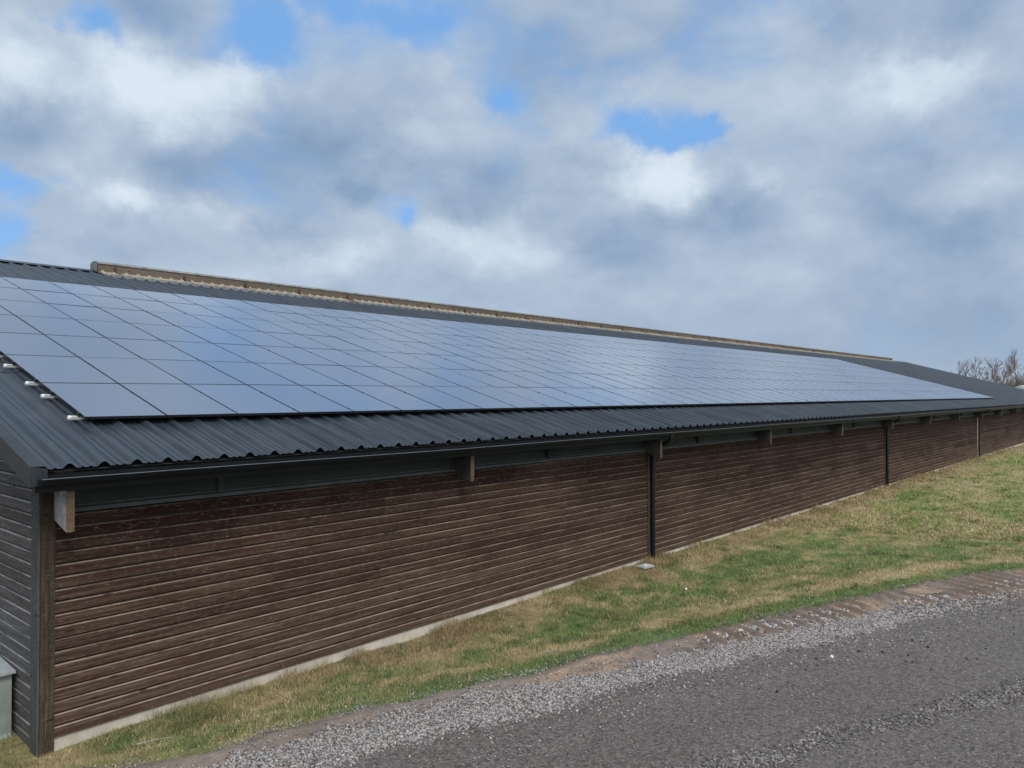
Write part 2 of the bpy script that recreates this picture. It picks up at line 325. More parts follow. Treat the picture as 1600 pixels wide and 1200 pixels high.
def turf_col(x, y):
    """green or straw, by where it grows"""
    d = y-ya(x); span = np.maximum(YW-ya(x), .6); dw = YW-y
    n1 = fbm(x*.55+3, y*.9, 21, 5); n2 = fbm(x*2.3, y*3.1, 31, 4); n3 = fbm(x*.23, y*.7+5, 41, 4)
    near = 1-sm(x, 9, 16)
    strip = (1-sm(d + (n2-.5)*.5, .35, .8)) * sm(x, 5.5, 8)             # lush strip by the road
    straw2 = np.exp(-((d-.95-(n1-.5)*.8)/.33)**2)*sm(x, 4, 7)           # pale straw beyond it
    strawW = 1-sm(dw + (n2-.5)*.9, .5, 1.3)                             # straw tufts by the wall
    g = .50 + (n1-.5)*1.7 + (n2-.5)*1.9 + (n3-.5)*1.3 + .22*near
    g = g + .9*strip - .75*straw2 - .60*strawW
    g = g + .35*np.exp(-((dw-1.9+(n3-.5)*1.2)/.5)**2)*sm(x, 7, 10)*(1-sm(x, 20, 28))
    g = g - .12*sm(x, 18, 40)
    g = np.clip(g, 0, 1)
    straw = np.array((.40, .335, .185)); olive = np.array((.235, .235, .095)); green = np.array((.125, .190, .062))
    olive = olive + np.array((.035, .055, .012))*sm(x, 14, 30)[..., None]; green = green + np.array((.02, .03, .0))*sm(x, 14, 30)[..., None]
    k = np.clip(g*2, 0, 1)[..., None]; k2 = np.clip(g*2-1, 0, 1)[..., None]
    c = straw*(1-k) + olive*k; c = c*(1-k2) + green*k2
    brown = (strawW*np.clip((fbm(x*.9, y*.9, 51, 3)-.35)*3, 0, 1))[..., None]*.55
    return c*(1-brown) + np.array((.20, .14, .085))*brown
def grid_mesh(xs, ys, fn):
    X, Y = np.meshgrid(xs, ys, indexing='ij'); Z = fn(X, Y); n, k = X.shape
    V = np.stack([X, Y, Z], -1).reshape(-1, 3); i = np.arange(n*k).reshape(n, k)
    F = np.stack([i[:-1, :-1], i[1:, :-1], i[1:, 1:], i[:-1, 1:]], -1).reshape(-1, 4)
    return V, F
def axis(pts):
    o = []
    for a, b, s in pts: o += list(np.arange(a, b, s))
    return np.array(o+[pts[-1][1]])
xs = axis([(-1500,-200,260),(-200,-40,20),(-40,-4,2),(-4,2,.25),(2,20,.09),(20,45,.25),(45,80,.8),(80,160,8),(160,400,40),(400,1900,250)])
ys = axis([(-1500,-200,260),(-200,-40,16),(-40,-4,1.2),(-4,2,.3),(2,9.6,.09),(9.6,14,.4),(14,50,4),(50,200,25),(200,1900,280)])
V, F = grid_mesh(xs, ys, lambda X, Y: height(X, Y)-.010)
tcol = turf_col(V[:, 0], V[:, 1])*.72
on = (V[:, 1] < ya(V[:, 0])) & (V[:, 1] > yc(V[:, 0])-ROADW)
tcol[on] = (.11, .095, .085)
tag(link('ground', npmesh('ground', V, F, M['soil'], tcol, smooth=True)), kind='structure')

def band(x_list, top, bot, k, zf):
    X = np.repeat(np.asarray(x_list)[:, None], k, 1); u = np.linspace(0, 1, k)[None, :]
    Y = bot(X)*(1-u) + top(X)*u; Z = zf(X, Y); n = len(x_list)
    V = np.stack([X, Y, Z], -1).reshape(-1, 3); i = np.arange(n*k).reshape(n, k)
    return V, np.stack([i[:-1, :-1], i[1:, :-1], i[1:, 1:], i[:-1, 1:]], -1).reshape(-1, 4)
jag = lambda X, a, s, seed: (fbm(X*s, X*0+seed, seed, 4)-.5)*a
# dirt verge with tractor tread prints
def dirt_z(X, Y):
    z = height(X, Y)*0 + .25 + .006
    w = sm(ya(X)-Y, .0, .08)*(1-sm(yb(X)-Y, .05, .25))*sm(X, 8.6, 9.6)
    tr = sm(np.sin((X - Y*.53)*2*np.pi/.38 + 1.6*(fbm(X*1.5, Y*1.5, 61, 3)-.5)), -.1, .75)
    z = z + w*((tr*.55+.45*tr*fbm(X*9, Y*9, 64, 3))*.085*sm(fbm(X*1.1, Y*1.1, 62, 3), .15, .45) - .01)
    z = z + (fbm(X*5, Y*5, 63, 4)-.5)*.02 + .02*(1-sm(ya(X)-Y, 0, .25))*sm(ya(X)-Y, -.2, 0)
    return np.where(Y > ya(X)-.01, np.minimum(z, height(X, Y)+.004), z)
V, F = band(axis([(-38,1,1),(1,18,.03),(18,24,.1),(24,100,1)]), lambda X: ya(X)+.03+jag(X, .3, 3, 5), lambda X: yc(X)-.12, 44, dirt_z)
X, Y = V[:, 0], V[:, 1]                                             # tread crests are coloured darker than the tan troughs
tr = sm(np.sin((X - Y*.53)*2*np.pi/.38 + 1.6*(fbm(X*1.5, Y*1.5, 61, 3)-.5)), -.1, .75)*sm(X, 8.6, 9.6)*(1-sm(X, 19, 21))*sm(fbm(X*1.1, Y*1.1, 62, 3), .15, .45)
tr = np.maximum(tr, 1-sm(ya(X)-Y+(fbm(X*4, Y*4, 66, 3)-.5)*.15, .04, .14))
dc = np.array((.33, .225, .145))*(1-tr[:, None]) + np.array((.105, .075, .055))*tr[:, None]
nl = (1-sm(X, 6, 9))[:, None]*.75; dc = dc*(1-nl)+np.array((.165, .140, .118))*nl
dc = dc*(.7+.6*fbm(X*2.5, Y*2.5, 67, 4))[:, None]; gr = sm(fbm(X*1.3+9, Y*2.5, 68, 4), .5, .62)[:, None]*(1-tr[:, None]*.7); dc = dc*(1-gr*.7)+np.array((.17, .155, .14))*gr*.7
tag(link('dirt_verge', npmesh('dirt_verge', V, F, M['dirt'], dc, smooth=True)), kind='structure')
V, F = band(axis([(-38,0,1),(0,20,.06),(20,100,1)]), lambda X: yc(X)+.05+jag(X, .35, 2.5, 9), lambda X: yc(X)-ROADW, 60,
            lambda X, Y: .272 + (fbm(X*.8, Y*.8, 71, 4)-.5)*.016 - .012*np.exp(-((yc(X)-Y-1.1)/.3)**2))
tag(link('road', npmesh('road', V, F, M['road'], smooth=True)), kind='structure')

# ------------------------------------------------------------------ gravel (crushed stone nobody could count)
ico = []
ph = (1+5**.5)/2
for a, b in ((1, ph), (-1, ph), (1, -ph), (-1, -ph)): ico += [(0, a, b), (a, b, 0), (b, 0, a)]
ico = np.array(ico, float); ico /= np.linalg.norm(ico[0])
import itertools
icoF = []
for i, j, k in itertools.combinations(range(12), 3):
    if all(abs(np.linalg.norm(ico[p]-ico[q])-1.0515) < .01 for p, q in ((i, j), (j, k), (i, k))):
        n = np.cross(ico[j]-ico[i], ico[k]-ico[i]); icoF.append((i, j, k) if n @ ico[i] > 0 else (i, k, j))
icoF = np.array(icoF)
def stones(P, size, cols):
    n = len(P); sc = size[:, None]*rng.uniform(.6, 1.25, (n, 3))*np.array((1, 1, .72))
    an = rng.uniform(0, 2*np.pi, n); ca, sa = np.cos(an), np.sin(an)
    v = ico[None]*(1+rng.uniform(-.22, .22, (n, 12, 1)))*sc[:, None, :]
    tl = rng.uniform(-.6, .6, n); v[..., 2] += v[..., 0]*tl[:, None]
    x = v[..., 0]*ca[:, None]-v[..., 1]*sa[:, None]; y = v[..., 0]*sa[:, None]+v[..., 1]*ca[:, None]
    V = (np.stack([x, y, v[..., 2]], -1) + P[:, None, :]).reshape(-1, 3)
    F = (icoF[None]+12*np.arange(n)[:, None, None]).reshape(-1, 3)
    return V, F, np.repeat(cols, 12, 0)
def stonecol(n):
    b = (.08+.42*rng.uniform(0, 1, n)**1.2)[:, None]; tint = np.array([(1, .98, .97), (1.0, .93, .88), (1.06, .86, .80), (.95, .97, 1.0)])[rng.integers(0, 4, n)]
    return b*tint
parts = []
def scatter(n, x0, x1, yfun, dens, smin, smax, zb, p=1.0):
    x = x0 + (x1-x0)*rng.uniform(0, 1, n)**p; y = yfun(x, rng.uniform(0, 1, n)); k = rng.uniform(0, 1, n) < dens(x, y); x, y = x[k], y[k]
    s = rng.uniform(smin, smax, len(x))*(1+.0*x)
    parts.append(stones(np.stack([x, y, zb+s*rng.uniform(.1, .7, len(x))], 1), s, stonecol(len(x))))
gm = lambda x, y: np.clip(sm(yb(x)-y + (fbm(x*3, y*3, 81, 3)-.5)*.5, -.02, .18)*(1-sm(yc(x)-y + (fbm(x*3, y*3, 82, 3)-.5)*.4, -.12, .16)), 0, 1)
scatter(105000, 1.0, 13.5, lambda x, u: yc(x)-.3+(yb(x)-yc(x)+.45)*u, lambda x, y: gm(x, y), .0075, .0165, .265, 1.15)
scatter(20000, 12.5, 19, lambda x, u: yc(x)-.5+(yb(x)-yc(x)+.7)*u, lambda x, y: gm(x, y)*(1-.75*sm(x, 12.5, 16.5)), .010, .021, .265)
# heaps of bigger stone pressed into the dirt further along
for cx, off, n in ((11.2,.28,160),(11.75,.25,170),(12.0,.2,150),(15.0,.30,260),(16.6,.35,200),(17.4,.3,220),(12.9,.5,90),(10.4,.2,60)):
    x = rng.normal(cx, .28, n); y = yb(x)+off*.6+rng.normal(0, .1, n); s = rng.uniform(.014, .032, n)
    parts.append(stones(np.stack([x, y, .26+s*.5], 1), s, stonecol(n)*1.1))
# stones strewn over dirt, grass edge and road
scatter(11000, 2, 18, lambda x, u: yb(x)+(ya(x)-yb(x)+.2)*u**1.3, lambda x, y: .15+.85*sm(fbm(x*2.2, y*4, 87, 4), .42, .58), .004, .011, .262)
scatter(1500, 2, 9.5, lambda x, u: yb(x)-.1+1.1*u**1.6, lambda x, y: sm(fbm(x*1.5, y*2.5, 88, 3), .5, .62), .005, .013, .262)
scatter(26000, 2, 20, lambda x, u: yc(x)-6.5*u**1.3, lambda x, y: .22+.78*sm(fbm(x*.9, y*1.4, 89, 4), .48, .64), .003, .0095, .270)
scatter(6500, 2, 19, lambda x, u: yc(x)+.05-.9*u**2.2, lambda x, y: .3+.7*sm(fbm(x*1.4, y*2.5, 101, 3), .42, .6), .006, .015, .272)
# windrow of loose stones along the wheel track
D_ = np.array([(3,5.2),(5.2,4.3),(6.91,3.34),(7.71,3.03),(8.3,2.79),(9.09,2.37),(10.14,1.90),(11.45,1.40),(14,.2),(18,-2)])
yd = lambda x: np.interp(x, D_[:,0], D_[:,1])
scatter(42000, 5.5, 13, lambda x, u: yd(x)+(u-.5)*.95, lambda x, y: np.exp(-((y-yd(x)-(fbm(x*1.2, x*0, 91, 3)-.5)*.25)/(.07+.13*fbm(x*1.7, x*0+3, 92, 3)))**2)*(.25+.95*sm(fbm(x*2.2, y*2.2, 93, 3), .38, .6)), .007, .018, .272)
parts[-1] = (parts[-1][0], parts[-1][1], parts[-1][2]*.72)
off = 0; VV, FF, CC = [], [], []
for v, f, c in parts: VV.append(v); FF.append(f+off); CC.append(c); off += len(v)
tag(link('gravel', npmesh('gravel', np.concatenate(VV), np.concatenate(FF), M['stone'], np.concatenate(CC))), 'grey crushed gravel banked along the road edge and strewn over it', 'gravel', kind='stuff')
# dark clods on the road near its edge
x = rng.uniform(9, 19, 130); y = yc(x)-rng.uniform(0, 1, 130)**1.5*1.8; s = rng.uniform(.008, .022, 130)
v, f, c = stones(np.stack([x, y, .268+s*.3], 1), s, np.tile((.03, .024, .022), (130, 1)))
tag(link('clods', npmesh('clods', v, f, M['stone'], c)), 'dark dirt clods dropped on the road near the gravel', 'dirt clods', kind='stuff')

# ------------------------------------------------------------------ grass blades
def blades(x, y, L, Wd, col, lean=.7, droop=.3):
    n = len(x); z = height(x, y)-.012; a = rng.uniform(0, 2*np.pi, n); b = rng.uniform(0, 2*np.pi, n); l = rng.uniform(.1, lean, n)*L
    ox, oy = np.cos(a)*Wd/2, np.sin(a)*Wd/2; tx, ty = np.cos(b)*l, np.sin(b)*l; h = L*rng.uniform(.55, 1, n)*(1-droop*rng.uniform(0, 1, n))
    P = [(x-ox, y-oy, z), (x+ox, y+oy, z), (x+tx*.45+ox*.7, y+ty*.45+oy*.7, z+h*.62), (x+tx*.45-ox*.7, y+ty*.45-oy*.7, z+h*.62), (x+tx, y+ty, z+h)]
    V = np.stack([np.stack(p, -1) for p in P], 1).reshape(-1, 3); i = 5*np.arange(n)[:, None]
    F = np.concatenate([i+np.array([[0, 1, 2]]), i+np.array([[0, 2, 3]]), i+np.array([[3, 2, 4]])])
    return V, F, np.repeat(col, 5, 0)
G = []
def sow(n, x0, x1, L0, L1, w, p=1.0, wall=False, onlyg=None):
    x = x0+(x1-x0)*rng.uniform(0, 1, n)**p; u = rng.uniform(0, 1, n)
    lo = ya(x)-.03+(fbm(x*3, x*0, 95, 3)-.5)*.3; y = lo+(9.27-lo)*u
    if wall: y = 9.27-.55*u**1.7; k = fbm(x*1.6, x*0+4, 96, 3) > .40; x, y = x[k], y[k]
    d = y-ya(x); keep = rng.uniform(0, 1, len(x)) < np.clip(.35+d*3, .0, 1)*(.35+1.3*sm(fbm(x*2.2, y*2.2, 97, 3), .30, .55))
    # bare, stony turf at the near end
    keep &= rng.uniform(0, 1, len(x)) < np.clip(sm(d, .0, .8)+sm(x, 5.5, 8)+.25, 0, 1)
    x, y = x[keep], y[keep]; c = turf_col(x, y)*(rng.uniform(.5, 1.5, len(x))*(.62+.76*fbm(x*2.8, y*3.6, 131, 4)))[:, None]
    c = np.where(rng.uniform(0, 1, len(x))[:, None] < .16, np.array((.38, .31, .19))*rng.uniform(.6, 1.2, len(x))[:, None], c)
    L = rng.uniform(L0, L1, len(x))*(.6+.9*fbm(x*1.7, y*1.7, 98, 3))
    if wall: L *= .5+1.2*sm(fbm(x*1.6, x*0+4, 96, 3), .40, .62); c = c*.5+np.array((.25, .18, .10))*.5*rng.uniform(.6, 1.4, len(x))[:, None]
    G.append(blades(x, y, L, w*rng.uniform(.6, 1.4, len(x)), c))
sow(170000, 2.0, 12, .03, .08, .0045)
sow(160000, 11, 24, .03, .085, .0075, 1.3)
sow(110000, 23, 52, .05, .12, .018, 1.4)
sow(40000, 50, 100, .07, .15, .04)
sow(12000, 3.2, 16, .06, .16, .005, 1, True)
sow(8000, 15, 60, .07, .17, .014, 1.2, True)
# tufts: longer clumps of straw and of dark green standing out of the turf
nc = 900; cx = 3.5+45*rng.uniform(0, 1, nc)**1.5; u = rng.uniform(0, 1, nc); cy = ya(cx)+.25+(9.2-ya(cx)-.25)*u
for k in range(nc):
    m_ = 34; sc_ = 1+cx[k]/22; x = cx[k]+rng.normal(0, .05*sc_, m_); y = np.minimum(cy[k]+rng.normal(0, .035*sc_, m_), 9.26)
    base_c = np.array((.40, .33, .19)) if rng.uniform() < .55 else np.array((.085, .13, .05))
    G.append(blades(x, y, rng.uniform(.06, .16, m_)*rng.uniform(.6, 1.1), np.full(m_, .004+.0004*cx[k])*rng.uniform(.7, 1.3, m_), base_c*rng.uniform(.55, 1.25, m_)[:, None], .9))
# grass in front of the gable, left of the corner
n = 16000; x = rng.uniform(-.5, 2.85, n); y = rng.uniform(8.0, 12.5, n); k = y > ya(x)-.05; x, y = x[k], y[k]
G.append(blades(x, y, rng.uniform(.05, .15, len(x)), np.full(len(x), .005), turf_col(x, y)*rng.uniform(.55, 1.4, len(x))[:, None]))
# verge on the far side of the road
n = 9000; x = rng.uniform(14, 40, n); y = yc(x)-ROADW-rng.uniform(0, 5, n)
G.append(blades(x, y, rng.uniform(.06, .14, n), np.full(n, .012), turf_col(x, YW-2+0*x)*rng.uniform(.6, 1.4, n)[:, None]))
off = 0; VV, FF, CC = [], [], []
for v, f, c in G: VV.append(v); FF.append(f+off); CC.append(c); off += len(v)
tag(link('grass', npmesh('grass', np.concatenate(VV), np.concatenate(FF), M['blade'], np.concatenate(CC))), 'patchy green and straw coloured winter grass between barn wall and road', 'grass', kind='stuff')

# ------------------------------------------------------------------ the barn
X0, X1 = 2.92, 98.1           # gable faces
XR0, XR1 = 2.66, 98.35        # roof ends
YE, YR = 8.81, 24.6; TAN = .281; ANG = math.atan(TAN); YB = 2*YR-YE; YW2 = 2*YR-YW
rz = lambda y: 3.07 + TAN*((y if y <= YR else 2*YR-y)-YE)
barn = empty('barn', (0, 0, 0), 'long low barn with dark stained board walls and a black corrugated roof', 'barn')
PIT = .135; Z0 = .105; NB = 18
def board_prof(z, o=0.0, y=YW, s=1):
    j = random.uniform(-.0025, .0025)+o
    return [(y+.014, z-.012), (y-.016+j, z-.010), (y-.013+j, z+.090), (y-.013+j, z+.090), (y-.002+j, z+.102), (y-.002+j, z+.102), (y+.014, z+.105)]
BF = (0, 1, 3, 5)      # faces of the profile (doubled points give the worn top edge a paler colour with caught skylight painted in)
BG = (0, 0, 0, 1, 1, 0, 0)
mb = MB()
for r in range(NB):
    z = Z0+PIT*r+.012; x = 3.055-random.uniform(0, 0)
    while x < X1-.02:
        L = random.uniform(3.6, 5.6) if x > 3.1 else random.uniform(2, 5); e = min(x+L, X1-.005); rn = random.random()
        seg = max(1, int((e-x)/1.2)); dz = random.uniform(-.0022, .0022)
        pr = board_prof(z+dz)
        n = len(pr); vs = []
        for q in range(seg+1):
            wob = random.uniform(-.0015, .0015) if 0 < q < seg else 0
            vs += [(x+(e-x)*q/seg, yy, zz+wob) for yy, zz in pr]
        fs = [(q*n+i, (q+1)*n+i, (q+1)*n+i+1, q*n+i+1) for q in range(seg) for i in BF] + [(0, 1, 3, 5, 6), tuple(seg*n+i for i in (6, 5, 3, 1, 0))]
        mb.add(vs, fs, [(rn, g_) for q in range(seg+1) for g_ in BG]); x = e+.003
    
mb.build('front_siding', M['siding'], barn)
MB().box((3.0, YW+.013, .0), (X1-.04, YW+.10, 2.52)).build('wall_core', M['dark'], barn)
mb = MB(); x = 3.06
while x < X1:
    e = min(x+6.1, X1); mb.box((x, YW+.008, -.6), (e-.012, YW+.12, Z0-.008), random.random()); x = e
mb.build('concrete_plinth', M['concrete'], barn)
# wind mesh band, its rails and short battens
MB().box((3.06, YW+.035, 2.545), (X1-.04, YW+.06, 3.12)).build('mesh_band', M['band'], barn)
mb = MB().box((3.06, YW-.004, 2.535), (X1-.04, YW+.034, 2.580)).box((3.06, YW+.012, 2.60), (X1-.04, YW+.033, 2.615))
mb.build('mesh_rail', M['bandrail'], barn)
MB().box((2.9, YW-.02, 2.985), (X1, YW+.16, 3.11)).build('wall_plate', M['dark'], barn)
# gable siding
for (xf, s) in ((X0, 1), (X1, -1)):
    mbg = MB()
    for r in range(-1, 54):
        z = Z0+PIT*r; zt = z+PIT
        if zt > 7.35: break
        ys0 = max(9.50, YE+(zt+.10-3.07)/TAN)
        y = ys0; yend = 2*YR-ys0
        while y < yend-.05:
            e = min(y+random.uniform(3.5, 5.5), yend); rn = random.random(); j = random.uniform(-.002, .002)
            pr = [(xf+s*.012, z), (xf-s*.016+j, z+.002), (xf-s*.013+j, z+.103), (xf-s*.013+j, z+.103), (xf-s*.001+j, z+.118), (xf-s*.001+j, z+.118), (xf+s*.012, z+.122)]
            vs = [(px, y, pz) for px, pz in pr]+[(px, e, pz) for px, pz in pr]
            fs = [(i+1, i, i+7, i+8) if s < 0 else (i, i+1, i+8, i+7) for i in BF] + [(0,1,3,5,6), (13,12,10,8,7)]
            mbg.add(vs, fs, [(rn, g_) for q in (0, 1) for g_ in BG]); y = e+.003
    mbg.build('gable_siding', M['gable'], barn)
for xa in (X0+.013, X1-.10):
    g = MB()
    pts = [(9.42, -.05), (YW2, -.05), (YW2, rz(YW2)-.12), (YR, rz(YR)-.14), (9.42, rz(9.42)-.12)]
    n = 5; vs = [(xa, y, z) for y, z in pts]+[(xa+.085, y, z) for y, z in pts]
    g.add(vs, [tuple(range(4, -1, -1)), tuple(range(5, 10))]+[(i, (i+1) % 5, (i+1) % 5+5, i+5) for i in range(5)])
    g.build('gable_core', M['dark'], barn)
b_ = MB(); b_.box((X0+.01, YW2-.05, -.4), (X1-.01, YW2+.03, 2.95))
b_.build('back_wall', M['siding'], barn)
# corner trim
MB().box((X0-.010, YW-.030, -.12), (3.052, YW+.006, 3.0), .35).build('corner_board', M['post'], barn)
MB().box((X0-.034, YW-.012, -.12), (X0-.011, YW+.20, 3.02), .5).build('gable_trim', M['greypost'], barn)
MB().box((X0-.008, YW+.007, -.3), (3.05, YW+.2, 3.0), .3).build('corner_post', M['dark'], barn)
# roof sheets: rounded rib every .345 m with two small stiffeners between
def sheet_prof():
    P = [(0, 0), (.022, .024), (.044, .043), (.066, .050), (.088, .043), (.110, .024), (.132, 0), (.182, 0), (.191, .012), (.205, .012), (.214, 0), (.260, 0), (.269, .012), (.283, .012), (.292, 0)]
    return P
def roof_sheet(name, ya_, yb_, x0, x1, ph=-.015, zoff=0.0):
    per = .345; P = sheet_prof(); xs_ = []; k0 = int((x0)/per)-2
    k = 0; x = 3.03-.066-per
    pts = []
    while x < x1:
        for px, pz in P:
            q = x+px
            if x0 <= q <= x1: pts.append((q, pz))
        x += per
    pts = [(x0, 0)] + pts + [(x1, 0)]
    # along the slope, in sheet lengths that lap
    ys_ = list(np.linspace(ya_, yb_, 5)); vs = []; fs = []; n = len(pts)
    for j in range(4):
        b = len(vs); lap = .0 if j == 0 else -.10
        y0 = ys_[j]+lap*np.sign(yb_-ya_); y1 = ys_[j+1]
        up = .004 if j else 0
        for (yy, dz) in ((y0, up+.004 if j else 0), (y1, 0)):
            vs += [(px, yy, rz(yy)+pz+dz+zoff) for px, pz in pts]
        s = 1 if yb_ > ya_ else -1
        fs += [(b+i, b+i+1, b+n+i+1, b+n+i) if s > 0 else (b+i+1, b+i, b+n+i, b+n+i+1) for i in range(n-1)]
    m_ = MB().add(vs, fs)
    return m_
rs = roof_sheet('r', YE, YR-.02, XR0+.13, XR1-.1)
for yy in [YE+.12+1.22*k for k in range(13)]:                           # sealing screws on the purlin lines
    x = 3.03-.345
    while x < (60 if yy < 10.2 else 16):
        for dx in (.0945, .17):
            if x+dx > XR0+.15:
                zc = rz(yy)+.001; q = x+dx+.04+random.uniform(-.006, .006)
                rs.tube([(q, yy, zc-.002), (q, yy-.002, zc+.007)], .009, .007, 6, 0.1, 1)
        x += .345
rs.build('roof_front', [M['roof'], M['fascia']], barn)
roof_sheet('r', YB, YR+.02, XR0+.13, XR1-.1).build('roof_back', M['roof'], barn)
# underside of the eaves
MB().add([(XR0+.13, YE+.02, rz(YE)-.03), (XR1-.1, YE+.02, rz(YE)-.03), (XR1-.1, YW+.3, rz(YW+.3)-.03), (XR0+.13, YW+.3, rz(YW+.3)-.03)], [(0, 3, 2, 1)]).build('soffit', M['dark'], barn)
# verge flashings at both gables: top strip over the first rib, deep side face
for (xa, xb) in ((XR0, XR0+.16), (XR1, XR1-.16)):
    v = MB()
    for (ys_, ye_) in ((YE-.005, YR), (YB+.005, YR)):
        sgn = 1 if xb > xa else -1
        pr = [(xb, .014), (xb-.02*sgn, .034), (xa, .040), (xa, -.165), (xa+.022*sgn, -.185)]
        vs = [(px, ys_, rz(ys_)+pz) for px, pz in pr] + [(px, ye_, rz(ye_)+pz) for px, pz in pr]
        fs = [(i, i+1, i+6, i+5) for i in range(4)]
        v.add(vs, fs)
        v.add([(xa, ys_, rz(ys_)+.04), (xb, ys_, rz(ys_)+.012), (xb, ys_, rz(ys_)-.15), (xa, ys_, rz(ys_)-.17)], [(0, 1, 2, 3)])
    v.build('verge_flashing', M['verge'], barn)
# a pale drip edge lath under the near verge
MB().box((0, 0, -.012), (.02, 15.5, .0), M=Matrix.Translation((XR0+.026, YE+.05, rz(YE+.05)-.196)) @ Matrix.Rotation(ANG, 4, 'X')).build('verge_lath', M['bandrail'], barn)
# plain ridge cap at the ends
for xa, xb in ((XR0+.01, 9.1), (91.8, XR1-.01)):
    v = MB(); pr = [(YR-.30, rz(YR-.30)+.05), (YR-.28, rz(YR-.28)+.058), (YR-.05, rz(YR)+.045), (YR, rz(YR)+.06), (YR+.05, rz(YR)+.045), (YR+.28, rz(YR-.28)+.058), (YR+.30, rz(YR-.30)+.05)]
    v.ext(pr, xa, xb); v.build('ridge_cap', M['roof'], barn)
# ridge ventilator: weathered board upstand, rounded grey cap, lichen-covered corrugated flange
rv = MB(); xa, xb = 9.1, 91.8; x = xa; zr = rz(YR)
while x < xb:
    e = min(x+2.44, xb); dz = random.uniform(-.006, .006)
    rv.box((x, YR-.25, zr-.06), (e-.004, YR-.228, zr+.235+dz), random.random()); rv.box((x, YR+.228, zr-.06), (e-.004, YR+.25, zr+.235+dz), random.random()); x = e
vent = rv.build('ridge_vent', M['ridgeboard'], barn)
v = MB(); pr = [(YR-.275, zr+.225), (YR-.262, zr+.262)] + [(YR-.25*math.cos(a), zr+.262+.055*math.sin(a)) for a in np.linspace(.25, math.pi-.25, 9)] + [(YR+.262, zr+.262), (YR+.275, zr+.225)]
x = xa-.02
while x < xb:
    e = min(x+2.44, xb+.02); v.ext([(a, b+random.uniform(-.002, .002)) for a, b in pr], x, e+.03); x = e
v.add([(xa-.02, y, z) for y, z in pr]+[(xa-.02, YR+.24, zr-.05), (xa-.02, YR-.24, zr-.05)], [tuple(range(len(pr)+2))])
v.add([(xb+.02, y, z) for y, z in pr]+[(xb+.02, YR+.24, zr-.05), (xb+.02, YR-.24, zr-.05)], [tuple(range(len(pr)+1, -1, -1))])
v.build('vent_cap', M['cabinet_top'] if False else simple('vent_cap_cement', (.13, .14, .145), (.24, .24, .235), 4, .8, 30, .004), barn, smooth=False)
v = MB(); P_ = sheet_prof(); pts = []; x = xa
x = 3.03-.066+.345*18
while x < xb-.3:
    for px, pz in P_[:8]: pts.append((x+px, pz))
    x += .345
for s in (-1, 1):
    vs = []
    for (dy, dz) in ((.22, .075), (.30, .045), (.52, .018), (.86, .012)):
        yy = YR+s*dy; vs += [(px, yy+random.uniform(-.004, .004), rz(yy)+dz+pz) for px, pz in pts]
    n = len(pts); v.add(vs, [(b*n+i+1, b*n+i, b*n+n+i, b*n+n+i+1) if s < 0 else (b*n+i, b*n+i+1, b*n+n+i+1, b*n+n+i) for b in (0, 1, 2) for i in range(n-1)])
v.build('vent_flange', M['lichen'], barn)
# rusty vent brackets, each with a strap laid down the slope
bm = MB().box((-.035, -.03, -.06), (.035, 0, .14)).box((-.02, -.62, .0), (.02, 0, .012), M=Matrix.Translation((0, -.02, -.0)) @ Matrix.Rotation(ANG, 4, 'X'))
b0 = bm.build('bracket', M['bracket'], vent); k = 0; x = 9.59
while x < 91.5:
    b = b0 if k == 0 else b0.copy()
    if k: COL.objects.link(b); b.parent = vent
    b.location = (x, YR-.252, rz(YR-.25)+.085); x += 2.145; k += 1
# rafter tails with the raw timber face on their ends
k = 0
for i in range(16):
    x = 3.035+6.125*i
    if x > X1: break
    r_ = MB(); zo, zi = 2.39+random.uniform(-.008, .008), 0
    yo, yi = 8.915, YW+.03; w = .082; zi = zo+(yi-yo)*TAN; to, ti = rz(yo)-.05, rz(yi)-.05
    vs = [(x, yo, zo), (x+w, yo, zo), (x+w, yo, to), (x, yo, to), (x, yi, zi), (x+w, yi, zi), (x+w, yi, ti), (x, yi, ti)]
    r_.add(vs, [(1, 0, 4, 5), (0, 3, 7, 4), (1, 5, 6, 2), (2, 6, 7, 3)]); r_.add([vs[j] for j in range(4)], [(0, 1, 2, 3)], random.random(), 1)
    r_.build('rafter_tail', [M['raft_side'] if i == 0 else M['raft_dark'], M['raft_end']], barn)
    if i < 15:
        xc = x+ (1.9 if i == 0 else 2.5)
        MB().box((xc, YW-.02, 2.60), (xc+.07, YW+.033, 3.0)).build('batten', M['greypost'] if i % 3 == 0 else M['band'], barn)
# fascia, gutter, downpipes
MB().box((XR0+.06, YE+.045, 2.83), (XR1-.05, YE+.070, 3.02)).build('fascia', M['fascia'], barn)
gu = MB(); yc0, zc0, rr = YE-.055, 2.972, .068
x = XR0+.07; sag = 0
pr0 = [(yc0+rr*math.cos(a), rr*math.sin(a)) for a in np.linspace(0, -math.pi, 13)] 
prof = pr0 + [(yc0-rr-.003, .007), (yc0-rr-.010, .011), (yc0-rr-.020, .005), (yc0-rr-.017, -.006)] 
nseg = 32; xx = np.linspace(XR0+.07, XR1-.02, nseg+1); n = len(prof); vs = []
for q in xx:
    d = random.uniform(-.008, .006); vs += [(q, y+d*.3, zc0+z+d) for y, z in prof]
gu.add(vs, [(q*n+i, q*n+i+1, (q+1)*n+i+1, (q+1)*n+i) for q in range(nseg) for i in range(n-1)])
gu.add([vs[i] for i in range(13)], [tuple(range(13))])
gu.m = [1 if (k_ < nseg*(n-1) and k_ % (n-1) in (12, 13, 14)) else 0 for k_ in range(len(gu.m))]
x = 3.3
while x < XR1:                                                         # gutter hooks
    gu.box((x, yc0-rr-.012, zc0-.004), (x+.025, YE+.05, zc0+.004)); x += .69
